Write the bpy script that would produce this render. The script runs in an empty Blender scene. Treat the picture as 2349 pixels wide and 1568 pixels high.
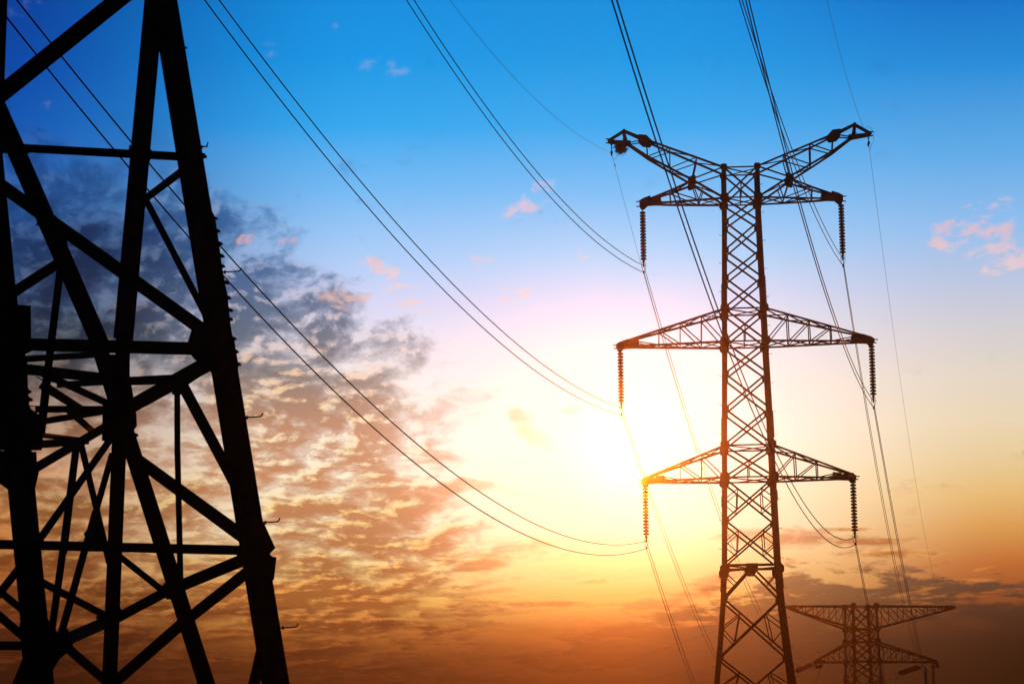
import bpy, bmesh, math, random
from mathutils import Vector, Matrix
from math import sin, cos, tan, radians, pi, atan, sqrt
random.seed(7)
SC = bpy.context.scene
COL = SC.collection

# ------------------------------------------------------------------ camera
FPX, CX, CY = 5546.0, 1174.5, 784.0          # focal length and centre, photograph measured 2349 px wide
PITCH, ROLL = atan(966 / 5546.0), 0.011
CAMP = Vector((0, 0, 1.6))
_F = Vector((0, cos(PITCH), sin(PITCH)))
_U0 = Vector((0, -sin(PITCH), cos(PITCH))); _R0 = Vector((1, 0, 0))
_R = _R0 * cos(ROLL) - _U0 * sin(ROLL); _U = _U0 * cos(ROLL) + _R0 * sin(ROLL)
cam = bpy.data.cameras.new('camera'); cam.lens = FPX / 2349 * 36; cam.sensor_width = 36
cam.clip_start = 0.1; cam.clip_end = 6000
cam.dof.use_dof = True; cam.dof.focus_distance = 118; cam.dof.aperture_fstop = 9.0
co = bpy.data.objects.new('camera', cam); COL.objects.link(co); SC.camera = co
co.matrix_world = Matrix(((_R.x, _U.x, -_F.x, 0), (_R.y, _U.y, -_F.y, 0), (_R.z, _U.z, -_F.z, CAMP.z), (0, 0, 0, 1)))

def ray(x, y):
    return _F + _R * ((x - CX) / FPX) + _U * ((CY - y) / FPX)
def at(x, y, Y):                              # point at northing Y metres seen in direction (x, y)
    d = ray(x, y); return CAMP + d * ((Y - CAMP.y) / d.y)

# ------------------------------------------------------------------ exposure
SC.view_settings.view_transform = 'Standard'; SC.view_settings.look = 'None'
SC.view_settings.gamma = 1.0; SC.view_settings.exposure = 0.0
SC.view_settings.use_curve_mapping = False

# ------------------------------------------------------------------ sun (low, deep orange, dusk strength)
SUNPX = (1425, 1055)
sd = ray(*SUNPX).normalized()
SUN_EL = math.asin(sd.z); SUN_AZ = math.atan2(sd.x, sd.y)
sl = bpy.data.lights.new('sun', 'SUN'); sl.energy = 1.35; sl.angle = radians(0.5); sl.color = (1.0, 0.19, 0.012)
so = bpy.data.objects.new('sun', sl); COL.objects.link(so)
so.rotation_euler = (-sd).to_track_quat('-Z', 'Y').to_euler()
so.location = sd * 300

# ------------------------------------------------------------------ world: Nishita base + dusk colours and clouds by azimuth / elevation
W = bpy.data.worlds.new('World'); SC.world = W; W.use_nodes = True
NT = W.node_tree; NT.nodes.clear(); NL = NT.links

class E:                                      # tiny expression builder over math nodes
    def __init__(s, sock): s.s = sock
def _val(n, i, v):
    if isinstance(v, E): NL.new(v.s, n.inputs[i])
    else: n.inputs[i].default_value = v
def M(op, *a, clamp=False):
    n = NT.nodes.new('ShaderNodeMath'); n.operation = op; n.use_clamp = clamp
    for i, v in enumerate(a): _val(n, i, v)
    return E(n.outputs[0])
E.__add__ = lambda s, o: M('ADD', s, o); E.__radd__ = lambda s, o: M('ADD', o, s)
E.__sub__ = lambda s, o: M('SUBTRACT', s, o); E.__rsub__ = lambda s, o: M('SUBTRACT', o, s)
E.__mul__ = lambda s, o: M('MULTIPLY', s, o); E.__rmul__ = lambda s, o: M('MULTIPLY', o, s)
E.__truediv__ = lambda s, o: M('DIVIDE', s, o); E.__rtruediv__ = lambda s, o: M('DIVIDE', o, s)
def ss(lo, hi, v):                            # smoothstep (lo may exceed hi)
    n = NT.nodes.new('ShaderNodeMapRange'); n.interpolation_type = 'SMOOTHSTEP'
    if lo > hi:
        n.inputs[1].default_value = hi; n.inputs[2].default_value = lo; n.inputs[3].default_value = 1; n.inputs[4].default_value = 0
    else:
        n.inputs[1].default_value = lo; n.inputs[2].default_value = hi; n.inputs[3].default_value = 0; n.inputs[4].default_value = 1
    NL.new(v.s, n.inputs[0]); return E(n.outputs[0])
def s2l(c):
    return tuple(((v / 255) / 12.92 if v / 255 <= .04045 else ((v / 255 + .055) / 1.055) ** 2.4) for v in c) + (1,)
def vec(x, y, z=0.0):
    n = NT.nodes.new('ShaderNodeCombineXYZ')
    for i, v in enumerate((x, y, z)): _val(n, i, v)
    return n.outputs[0]
def noise(v, scale, detail=5, rough=.55, dist=0.0, lac=2.0):
    n = NT.nodes.new('ShaderNodeTexNoise'); n.noise_dimensions = '2D'
    NL.new(v, n.inputs['Vector']); n.inputs['Scale'].default_value = scale
    n.inputs['Detail'].default_value = detail; n.inputs['Roughness'].default_value = rough
    n.inputs['Lacunarity'].default_value = lac; n.inputs['Distortion'].default_value = dist
    return E(n.outputs[0])
def mixc(f, a, b, mode='MIX'):
    n = NT.nodes.new('ShaderNodeMix'); n.data_type = 'RGBA'; n.blend_type = mode
    _val(n, 0, f)
    for i, v in ((6, a), (7, b)):
        if isinstance(v, tuple): n.inputs[i].default_value = v
        else: NL.new(v, n.inputs[i])
    return n.outputs[2]

geo = NT.nodes.new('ShaderNodeTexCoord')
sep = NT.nodes.new('ShaderNodeSeparateXYZ'); NL.new(geo.outputs['Generated'], sep.inputs[0])
DX, DY, DZ = (E(sep.outputs[i]) for i in range(3))
AZ = M('ARCTAN2', DX, DY) * (180 / pi)        # degrees east of the line of sight
EL = M('ARCSINE', DZ) * (180 / pi)            # degrees above the horizon
def ae(x, y):
    d = ray(x, y).normalized(); return math.degrees(math.atan2(d.x, d.y)), math.degrees(math.asin(d.z))
def elv(y): return (1750 - y) / 5546 * 180 / pi
K = 1 / 96.8                                  # degrees per measured pixel

def ramp(stops, lo=0.0, hi=24.0):             # colours by elevation, stops = (measured y, sRGB)
    n = NT.nodes.new('ShaderNodeValToRGB'); cr = n.color_ramp; cr.interpolation = 'EASE' if False else 'LINEAR'
    pts = sorted((( max(0., min(1., (elv(y) - lo) / (hi - lo)))), c) for y, c in stops)
    while len(cr.elements) < len(pts): cr.elements.new(.5)
    for el_, (p, c) in zip(cr.elements, pts): el_.position = p
    for el_, (p, c) in zip(cr.elements, pts): el_.color = s2l(c)
    f = M('DIVIDE', EL - lo, hi - lo, clamp=True); NL.new(f.s, n.inputs[0]); return n.outputs[0]

rM = ramp([(-400, (0, 90, 180)), (0, (0, 141, 222)), (150, (0, 152, 231)), (300, (40, 168, 240)), (450, (112, 188, 246)), (600, (168, 206, 250)),
           (700, (208, 214, 248)), (800, (232, 229, 242)), (900, (244, 240, 237)), (1020, (248, 247, 236)), (1120, (248, 247, 222)),
           (1220, (244, 242, 206)), (1300, (242, 222, 156)), (1380, (226, 178, 92)), (1450, (166, 102, 44)), (1510, (116, 62, 25)), (1600, (76, 36, 16)), (1750, (80, 32, 12))])
rL = ramp([(-400, (0, 36, 104)), (0, (0, 58, 150)), (200, (0, 72, 168)), (350, (6, 90, 182)), (500, (26, 92, 168)), (650, (52, 96, 148)), (780, (84, 104, 132)), (900, (140, 120, 116)), (1000, (180, 136, 108)),
           (1100, (208, 146, 98)), (1200, (208, 136, 74)), (1300, (178, 98, 46)), (1400, (122, 56, 27)), (1480, (78, 30, 15)), (1568, (46, 15, 8)), (1750, (24, 8, 5))])
rR = ramp([(-400, (0, 60, 150)), (0, (0, 104, 198)), (200, (30, 140, 217)), (400, (92, 171, 232)), (560, (140, 190, 238)), (700, (188, 199, 224)), (800, (210, 207, 210)), (900, (224, 213, 197)),
           (1000, (230, 213, 180)), (1080, (228, 204, 156)), (1160, (226, 186, 118)), (1240, (213, 152, 80)), (1320, (186, 104, 48)), (1420, (112, 56, 30)), (1568, (48, 18, 10)), (1750, (26, 8, 6))])
aL, _ = ae(-60, 800); aM, _ = ae(880, 800); aR, _ = ae(2300, 800); aM2, _ = ae(1500, 800)
base = mixc(ss(aM, aL, AZ), rM, rL)
base = mixc(ss(aM2, aR, AZ), base, rR)

# distance from the sun in degrees (flat approximation, fine near it)
sa, se = math.degrees(SUN_AZ), math.degrees(SUN_EL)
def gauss(ca, ce, ra, re, tilt=0.0):
    u = (AZ - ca); v = (EL - ce)
    if tilt:
        u, v = u * cos(tilt) + v * sin(tilt), v * cos(tilt) - u * sin(tilt)
    u = u * (1 / ra); v = v * (1 / re)
    return M('EXPONENT', (u * u + v * v) * -1.0)
def blob(x, y, rx, ry, tilt=0.0):
    a, e = ae(x, y); return gauss(a, e, rx * K, ry * K, tilt)

# ---- cloud coordinates: stretched towards the horizon like a layer seen from below
ELc = M('MAXIMUM', EL, 0.3)
PX = AZ * .72
PY = M('LOGARITHM', ELc + 1.0, math.e) * 13.0
warp1 = noise(vec(PX, PY, 0), 0.45, 3, .5)
warp2 = noise(vec(PX + 31.7, PY + 11.3, 0), 0.45, 3, .5)
QX = PX + (warp1 - .5) * .7; QY = PY + (warp2 - .5) * .7
n1 = noise(vec(QX, QY), .98, 10, .60)
n1s = noise(vec(QX + .11, QY - .18), .98, 10, .60)       # the same field a step towards the sun
n2 = noise(vec(QX * .8 + 9.1, QY * 1.2 + 4.4), 2.6, 6, .60)
nb = noise(vec(QX * .6 + 5.7, QY * .6 + 1.4), 0.55, 4, .5)
n3 = noise(vec(AZ * .5 + 3.3, EL * .6), 0.5, 4, .5)

# ---- where clouds lie (coverage), from broad shapes
aa = ae(480, 430); bb = ae(1180, 830)
slope_ = (bb[1] - aa[1]) / (bb[0] - aa[0])
below = (aa[1] + (AZ - aa[0]) * slope_) - EL              # degrees below the diagonal cloud edge
field = ss(-0.9, 1.6, below + (n3 - .5) * 2.4)
a1250, _ = ae(860, 900); a1500, _ = ae(1330, 900)
rightfade = ss(a1500, a1250, AZ)
field = field * rightfade
cov = field * .90
for b in [(640, 600, 190, 100, -.5), (800, 700, 120, 60, -.35), (640, 850, 170, 90, 0), (560, 520, 110, 80, 0), (300, 560, 260, 190, 0), (200, 740, 260, 150, 0)]:
    cov = cov + blob(*b) * .46
for b in [(760, 1300, 240, 60, 0), (860, 1240, 200, 40, 0), (900, 1180, 220, 50, 0), (700, 980, 200, 120, 0), (700, 1380, 260, 40, 0)]:
    cov = cov + blob(*b) * .30
solid = None                                              # single dark clouds with a place of their own
for b in [(1185, 955, 34, 26, -.6), (1235, 1010, 50, 24, -.5), (1310, 940, 34, 18, 0), (1110, 1112, 90, 20, -.22), (1020, 1125, 50, 22, 0), (1160, 1262, 140, 26, .10), (1080, 1300, 70, 14, .1), (1362, 1333, 46, 10, .12), (1680, 1228, 90, 20, 0),
          (1250, 1385, 130, 9, 0), (1560, 1372, 120, 15, .16), (1500, 1388, 100, 10, 0), (1860, 1240, 130, 26, .0), (1960, 1212, 90, 7, 0), (2060, 1268, 150, 14, 0), (2020, 1240, 70, 9, 0), (2255, 1303, 34, 5, .2), (2235, 1330, 60, 5, 0), (1640, 1330, 130, 16, .2)]:
    g = blob(*b); solid = g if solid is None else solid + g
ncomb = n1 * .60 + n2 * .10 + nb * .30
thr = .675 - M('MINIMUM', cov, 1.15) * .255 - ss(elv(900), elv(1060), EL) * .045 * field
cl = ss(-.075, .20, ncomb - thr + (n2 - .5) * .10)
near_s0 = gauss(sa, se, 3.4, 3.0)
cs = ss(.30, 1.15, solid + (n1 - .5) * 1.7 + (n2 - .5) * .7)
cl = cl * (1 - ss(ae(760, 0)[0], ae(1300, 0)[0], AZ) * ss(elv(1200), elv(950), EL) * .55)
cs = cs * (1 - near_s0 * .45)
cl = M('MAXIMUM', cl, cs)
cl = cl * ss(ae(0, 1600)[1] - 1.5, ae(0, 1600)[1] + .3, EL)
shade = M('MULTIPLY', (n1s - n1), 8.5) - .06 + (n2 - .5) * .6 + ss(.09, .0, ncomb - thr) * .42
shade = shade * (1 - cs * .8)

# dark bank low on the right
edge = 1318.0
a0, e0 = ae(1500, 1405); a1_, e1 = ae(1900, 1318); a2_, e2 = ae(2349, 1345)
bank_h = e0 + ss(a0 - 1.0, a1_, AZ) * (e1 - e0) + ss(a1_, a2_, AZ) * (e2 - e1) + (n2 - .5) * 1.2 + (n1 - .5) * 3.0
bank = ss(-.12, .42, bank_h - EL) * ss(ae(1330, 1500)[0], ae(1640, 1500)[0], AZ + (n1 - .5) * 1.2)
# soft brown veil at the lower left
low_h = elv(1440) + (n1 - .5) * 1.6
lowb = ss(-.5, 1.3, low_h - EL) * .74

cd = ramp([(-200, (14, 60, 130)), (200, (20, 74, 150)), (450, (44, 108, 174)), (560, (20, 84, 144)), (660, (44, 92, 136)), (760, (66, 94, 118)), (850, (98, 100, 104)), (920, (150, 114, 90)), (1000, (182, 122, 80)),
           (1100, (184, 116, 64)), (1200, (170, 100, 46)), (1290, (156, 84, 36)), (1380, (140, 72, 32)), (1450, (108, 52, 24)), (1568, (84, 34, 16))])
cb = ramp([(-200, (50, 90, 170)), (200, (90, 120, 190)), (450, (150, 165, 200)), (560, (128, 152, 194)), (660, (176, 176, 196)), (760, (212, 192, 190)), (850, (236, 192, 152)), (930, (246, 208, 160)), (1050, (252, 230, 180)),
           (1150, (250, 218, 146)), (1250, (242, 190, 104)), (1340, (236, 160, 78)), (1450, (190, 104, 48)), (1568, (110, 46, 20))])
ccol = mixc(M('ADD', shade, 0.0, clamp=True), cd, cb)
ccol = mixc(gauss(sa, se, 3.4, 3.0) * .5, ccol, s2l((255, 220, 158)))
# clouds on the far left are in the dim part of the sky
dimL = ss(ae(600, 0)[0], ae(180, 0)[0], AZ)
ccol = mixc(dimL * .80, ccol, mixc(ss(elv(900), elv(700), EL), mixc(1.0, ccol, (.30, .26, .26, 1), 'MULTIPLY'), mixc(1.0, ccol, (.10, .22, .36, 1), 'MULTIPLY')))
# the low sun burns through thin cloud near it
near_sun = gauss(sa, se, 2.6, 2.4)
sky = mixc(cl * (1 - near_sun * .75) * .90, base, ccol)
bankc = ramp([(1200, (170, 115, 66)), (1290, (120, 80, 52)), (1350, (76, 58, 46)), (1420, (54, 38, 29)), (1500, (36, 22, 16)), (1568, (26, 11, 8)), (1750, (14, 6, 4))])
bankc = mixc(ss(ae(2120, 0)[0], ae(1560, 0)[0], AZ), bankc, mixc(1.0, bankc, (2.3, 2.3, 1.35, 1), 'MULTIPLY'))
bankc = mixc(ss(ae(1950, 0)[0], ae(2400, 0)[0], AZ) * ss(elv(1380), elv(1560), EL), bankc, mixc(1.0, bankc, (.34, .34, .5, 1), 'MULTIPLY'))
bankc = mixc(M('MULTIPLY', (n2 - .35), 1.1, clamp=True), bankc, mixc(1.0, bankc, (1.7, 1.6, 1.3, 1), 'MULTIPLY'))
veil = (blob(250, 560, 230, 150, .2) + blob(160, 760, 260, 120) + blob(330, 330, 90, 90) * .4) * (.35 + nb * .9 + (n1 - .5) * 1.5)
sky = mixc(M('MULTIPLY', veil, .85, clamp=True), sky, mixc(1.0, sky, (.18, .36, .46, 1), 'MULTIPLY'))
gaps = ss(.50, .36, n1 * .6 + nb * .4) * ss(elv(1500), elv(1400), EL)
bank = bank * (1 - gaps * .5)
sky = mixc(bank * .93, sky, bankc)
ns = noise(vec(AZ * .30 + (n1 - .5) * 1.2, EL * 2.6 + (n1 - .5) * 1.5), 1.0, 7, .58)
streak = ss(.50, .66, ns) * ss(elv(1270), elv(1400), EL) * ss(elv(1700), elv(1560), EL) * ss(ae(1700, 0)[0], ae(1100, 0)[0], AZ)
sky = mixc(streak * .60, sky, mixc(1.0, sky, (.42, .36, .42, 1), 'MULTIPLY'))
sky = mixc(lowb * (1 - bank), sky, mixc(1.0, sky, (.50, .42, .36, 1), 'MULTIPLY'))

# separate small puffs: pink at the right, faint ones high up
puff = None
for (x, y, rx, ry, t, k) in [(2240, 545, 60, 16, .3, .9), (2290, 575, 55, 22, -.1, 1.0), (2310, 610, 50, 16, .3, .9), (2240, 490, 80, 34, .3, .6), (2180, 540, 50, 20, .3, .5), (2080, 655, 16, 7, 0, .5), (1210, 458, 55, 22, .45, .9), (1190, 668, 45, 18, .35, .8), (1370, 580, 70, 30, 0, .5),
                             (1105, 590, 40, 24, 0, .6), (1045, 430, 16, 12, 0, .5), (870, 157, 44, 22, 0, .55), (640, 130, 40, 34, -.5, .45), (905, 152, 40, 14, 0, .5), (770, 68, 14, 16, .6, .4), (110, 240, 22, 14, 0, .5), (60, 20, 40, 26, 0, .6), (578, 552, 26, 14, 0, 1.1),
                             (660, 552, 40, 10, 0, .6), (790, 684, 44, 16, 0, 1.2), (860, 612, 60, 16, -.4, .9), (880, 700, 60, 18, 0, 1.0), (945, 680, 60, 22, -.3, .6), (300, 690, 60, 24, 0, .4), (1440, 1200, 10, 10, 0, 0.0)]:
    g = blob(x, y, rx * 1.25, ry * 1.25, t) * k
    puff = g if puff is None else puff + g
pf = ss(.30, 1.6, puff * .8 + (n1 - .5) * 3.4 * ss(0.02, .5, puff) + (n2 - .47) * 5.0 * ss(0.02, .5, puff))
pc = ramp([(0, (120, 150, 205)), (200, (140, 170, 220)), (450, (240, 200, 215)), (560, (248, 188, 184)), (650, (250, 206, 200)), (720, (250, 204, 184)), (900, (255, 225, 205)), (1200, (255, 220, 160))])
pc = mixc(dimL * .7, pc, mixc(1.0, pc, (.5, .4, .6, 1), 'MULTIPLY'))
sky = mixc(pf * .60, sky, pc)

# glow of the sky round the sun
g1 = gauss(sa + .7, se + .5, 1.8, 1.7) * .12
g2 = gauss(sa + .6, se + .5, 4.6, 3.2) * .12
def addc(a, f, c):
    n = mixc(f, (0, 0, 0, 1), c); return mixc(1.0, a, n, 'ADD')
sky = addc(sky, M('MINIMUM', g1, 1.0), (1.0, .95, .84, 1))
sky = addc(sky, M('MINIMUM', g2, 1.0), (.75, .86, .72, 1))

sky = addc(sky, blob(1480, 660, 420, 170) * .09, (0.0, .62, .10, 1))
# dusk behind and to the sides: much dimmer
back = ss(26, 60, M('ABSOLUTE', AZ))
sky = mixc(back, sky, (.004, .008, .018, 1))
sky = mixc(ss(22, 45, EL), sky, (.006, .02, .055, 1))
sky = mixc(ss(.5, -1.5, EL), sky, (.02, .01, .006, 1))
nish = NT.nodes.new('ShaderNodeTexSky'); nish.sky_type = 'NISHITA'; nish.sun_disc = False
nish.sun_elevation = SUN_EL; nish.sun_rotation = SUN_AZ; nish.dust_density = 2.0
bg1 = NT.nodes.new('ShaderNodeBackground'); NL.new(sky, bg1.inputs[0]); bg1.inputs[1].default_value = 1.0
bg2 = NT.nodes.new('ShaderNodeBackground'); NL.new(nish.outputs[0], bg2.inputs[0]); bg2.inputs[1].default_value = 0.0002
addw = NT.nodes.new('ShaderNodeAddShader'); NL.new(bg1.outputs[0], addw.inputs[0]); NL.new(bg2.outputs[0], addw.inputs[1])
ow = NT.nodes.new('ShaderNodeOutputWorld'); NL.new(addw.outputs[0], ow.inputs[0])
W.cycles.sampling_method = 'MANUAL'; W.cycles.sample_map_resolution = 512


# ------------------------------------------------------------------ materials
def mat(name, col, rough=.6, metal=0.0, nscale=8.0, namp=.35, bump=.0):
    m = bpy.data.materials.new(name); m.use_nodes = True; t = m.node_tree; b = t.nodes['Principled BSDF']
    tc = t.nodes.new('ShaderNodeTexCoord'); nz = t.nodes.new('ShaderNodeTexNoise'); nz.inputs['Scale'].default_value = nscale
    nz.inputs['Detail'].default_value = 6
    t.links.new(tc.outputs['Object'], nz.inputs['Vector'])
    r = t.nodes.new('ShaderNodeValToRGB'); r.color_ramp.elements[0].position = .3; r.color_ramp.elements[1].position = .72
    r.color_ramp.elements[0].color = tuple(c * (1 - namp) for c in col) + (1,); r.color_ramp.elements[1].color = tuple(min(1, c * (1 + namp)) for c in col) + (1,)
    t.links.new(nz.outputs[0], r.inputs[0]); t.links.new(r.outputs[0], b.inputs['Base Color'])
    b.inputs['Roughness'].default_value = rough; b.inputs['Metallic'].default_value = metal
    b.inputs['Specular IOR Level'].default_value = .15
    if bump:
        bp = t.nodes.new('ShaderNodeBump'); bp.inputs['Strength'].default_value = bump
        t.links.new(nz.outputs[0], bp.inputs['Height']); t.links.new(bp.outputs[0], b.inputs['Normal'])
    return m
STEEL = mat('weathered_steel', (.022, .019, .017), .95, .0, 6, .4)
WIRE = mat('conductor_strand', (.03, .03, .03), .6, .0, 30, .2)
GLAZE = mat('brown_porcelain', (.030, .018, .012), .45, .0, 12, .3)
TWIG = mat('dry_twigs', (.03, .022, .015), .9, 0, 40, .5)
GRASS = mat('dry_grass_field', (.055, .062, .028), .95, 0, .15, .55, .6)

# ------------------------------------------------------------------ mesh helpers
def link(name, bm, m, parent=None, smooth=False):
    me = bpy.data.meshes.new(name); bmesh.ops.recalc_face_normals(bm, faces=bm.faces); bm.to_mesh(me); bm.free()
    if m: me.materials.append(m)
    if smooth:
        for p in me.polygons: p.use_smooth = True
    o = bpy.data.objects.new(name, me); COL.objects.link(o)
    if parent: o.parent = parent
    return o
def thing(name, label, cat, loc=(0, 0, 0), group=None, rz=0.0):
    o = bpy.data.objects.new(name, None); COL.objects.link(o); o.location = loc; o.rotation_euler = (0, 0, rz)
    o['label'] = label; o['category'] = cat
    if group: o['group'] = group
    o.empty_display_size = .3
    return o
def boxf(bm, o, a, b, c):                      # box from corner o along a, b, c
    v = [bm.verts.new(o + x * a + y * b + z * c) for x, y, z in
         ((0, 0, 0), (1, 0, 0), (1, 1, 0), (0, 1, 0), (0, 0, 1), (1, 0, 1), (1, 1, 1), (0, 1, 1))]
    for f in ((0, 3, 2, 1), (4, 5, 6, 7), (0, 1, 5, 4), (1, 2, 6, 5), (2, 3, 7, 6), (3, 0, 4, 7)): bm.faces.new([v[i] for i in f])
def angle(bm, p, q, w, n, t=None, flip=1, deep=1.0):
    """angle-iron bar from p to q: a flange w wide facing n, a second one going back from it"""
    p, q, n = Vector(p), Vector(q), Vector(n)
    d = (q - p)
    if d.length < 1e-6: return
    dn = d.normalized(); n = (n - dn * n.dot(dn)).normalized(); s = dn.cross(n) * flip
    t = t or max(.006, w * .1)
    boxf(bm, p - s * w / 2, d, s * w, -n * t)
    boxf(bm, p - s * w / 2 - n * t, d, s * t, -n * (w * deep - t))
def plate(bm, pts, n, th):                     # flat polygon plate with thickness
    n = Vector(n).normalized()
    a = [bm.verts.new(Vector(p) + n * th / 2) for p in pts]; b = [bm.verts.new(Vector(p) - n * th / 2) for p in pts]
    bm.faces.new(a); bm.faces.new(b[::-1])
    for i in range(len(pts)):
        j = (i + 1) % len(pts); bm.faces.new((a[i], b[i], b[j], a[j]))
def tube(bm, pts, r, seg=6, cap=True):
    pts = [Vector(p) for p in pts]; rings = []
    for i, p in enumerate(pts):
        d = (pts[min(i + 1, len(pts) - 1)] - pts[max(i - 1, 0)]).normalized()
        u = d.cross(Vector((0, 0, 1)));
        if u.length < .05: u = d.cross(Vector((1, 0, 0)))
        u.normalize(); v = d.cross(u)
        rr = r[i] if isinstance(r, (list, tuple)) else r
        rings.append([bm.verts.new(p + (u * cos(k * 2 * pi / seg) + v * sin(k * 2 * pi / seg)) * rr) for k in range(seg)])
    for a, b in zip(rings, rings[1:]):
        for k in range(seg): bm.faces.new((a[k], a[(k + 1) % seg], b[(k + 1) % seg], b[k]))
    if cap: bm.faces.new(rings[0][::-1]); bm.faces.new(rings[-1])
def lathe(bm, prof, seg=18, org=Vector((0, 0, 0))):
    rings = []
    for r, z in prof: rings.append([bm.verts.new(org + Vector((r * cos(k * 2 * pi / seg), r * sin(k * 2 * pi / seg), z))) for k in range(seg)])
    for a, b in zip(rings, rings[1:]):
        for k in range(seg): bm.faces.new((a[k], a[(k + 1) % seg], b[(k + 1) % seg], b[k]))
    bm.faces.new(rings[0]); bm.faces.new(rings[-1][::-1])
def bars(name, specs, m, parent, label=None):  # one part object per bar
    for p, q, w, n in specs:
        bm = bmesh.new(); angle(bm, p, q, w, n); o = link(name, bm, m, parent)
        if label: o['label'] = label
def octo(c, ax, ay, r, sq=.42):                # chamfered-square outline
    c, ax, ay = Vector(c), Vector(ax), Vector(ay); k = r * sq
    return [c + ax * x + ay * y for x, y in ((-r, -k), (-k, -r), (k, -r), (r, -k), (r, k), (k, r), (-k, r), (-r, k))]

# ------------------------------------------------------------------ ground
def ground_z(x, y):
    t = max(0., min(1., (y - 135) / 120.)); t = t * t * (3 - 2 * t)
    return -14.5 * t + .25 * sin(x * .031 + 1) * sin(y * .027) * min(1, (abs(x) + abs(y)) / 60)
bm = bmesh.new(); N = 90
def gx(i): u = i / N * 2 - 1; return 390 * (abs(u) ** 1.6) * (1 if u > 0 else -1)
vs = [[bm.verts.new((gx(i), gx(j) * .60 + 105, ground_z(gx(i), gx(j) * .60 + 105))) for i in range(N + 1)] for j in range(N + 1)]
for j in range(N):
    for i in range(N): bm.faces.new((vs[j][i], vs[j][i + 1], vs[j + 1][i + 1], vs[j + 1][i]))
g = link('ground', bm, GRASS, smooth=True); g['kind'] = 'structure'
bm = bmesh.new()                               # grass tufts near the camera
for k in range(5000):
    x, y = random.uniform(-25, 25), random.uniform(-8, 40); z = ground_z(x, y); h = random.uniform(.12, .45)
    a = random.uniform(0, 6.28); w = .012; lean = random.uniform(-.12, .12)
    v = [bm.verts.new(p) for p in ((x - w * cos(a), y - w * sin(a), z - .02), (x + w * cos(a), y + w * sin(a), z - .02), (x + lean, y + lean * .6, z + h))]
    bm.faces.new(v)
gt = link('grass', bm, GRASS); gt['kind'] = 'stuff'; gt['label'] = 'short dry grass on the dark field below the towers'; gt['category'] = 'grass'

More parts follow.
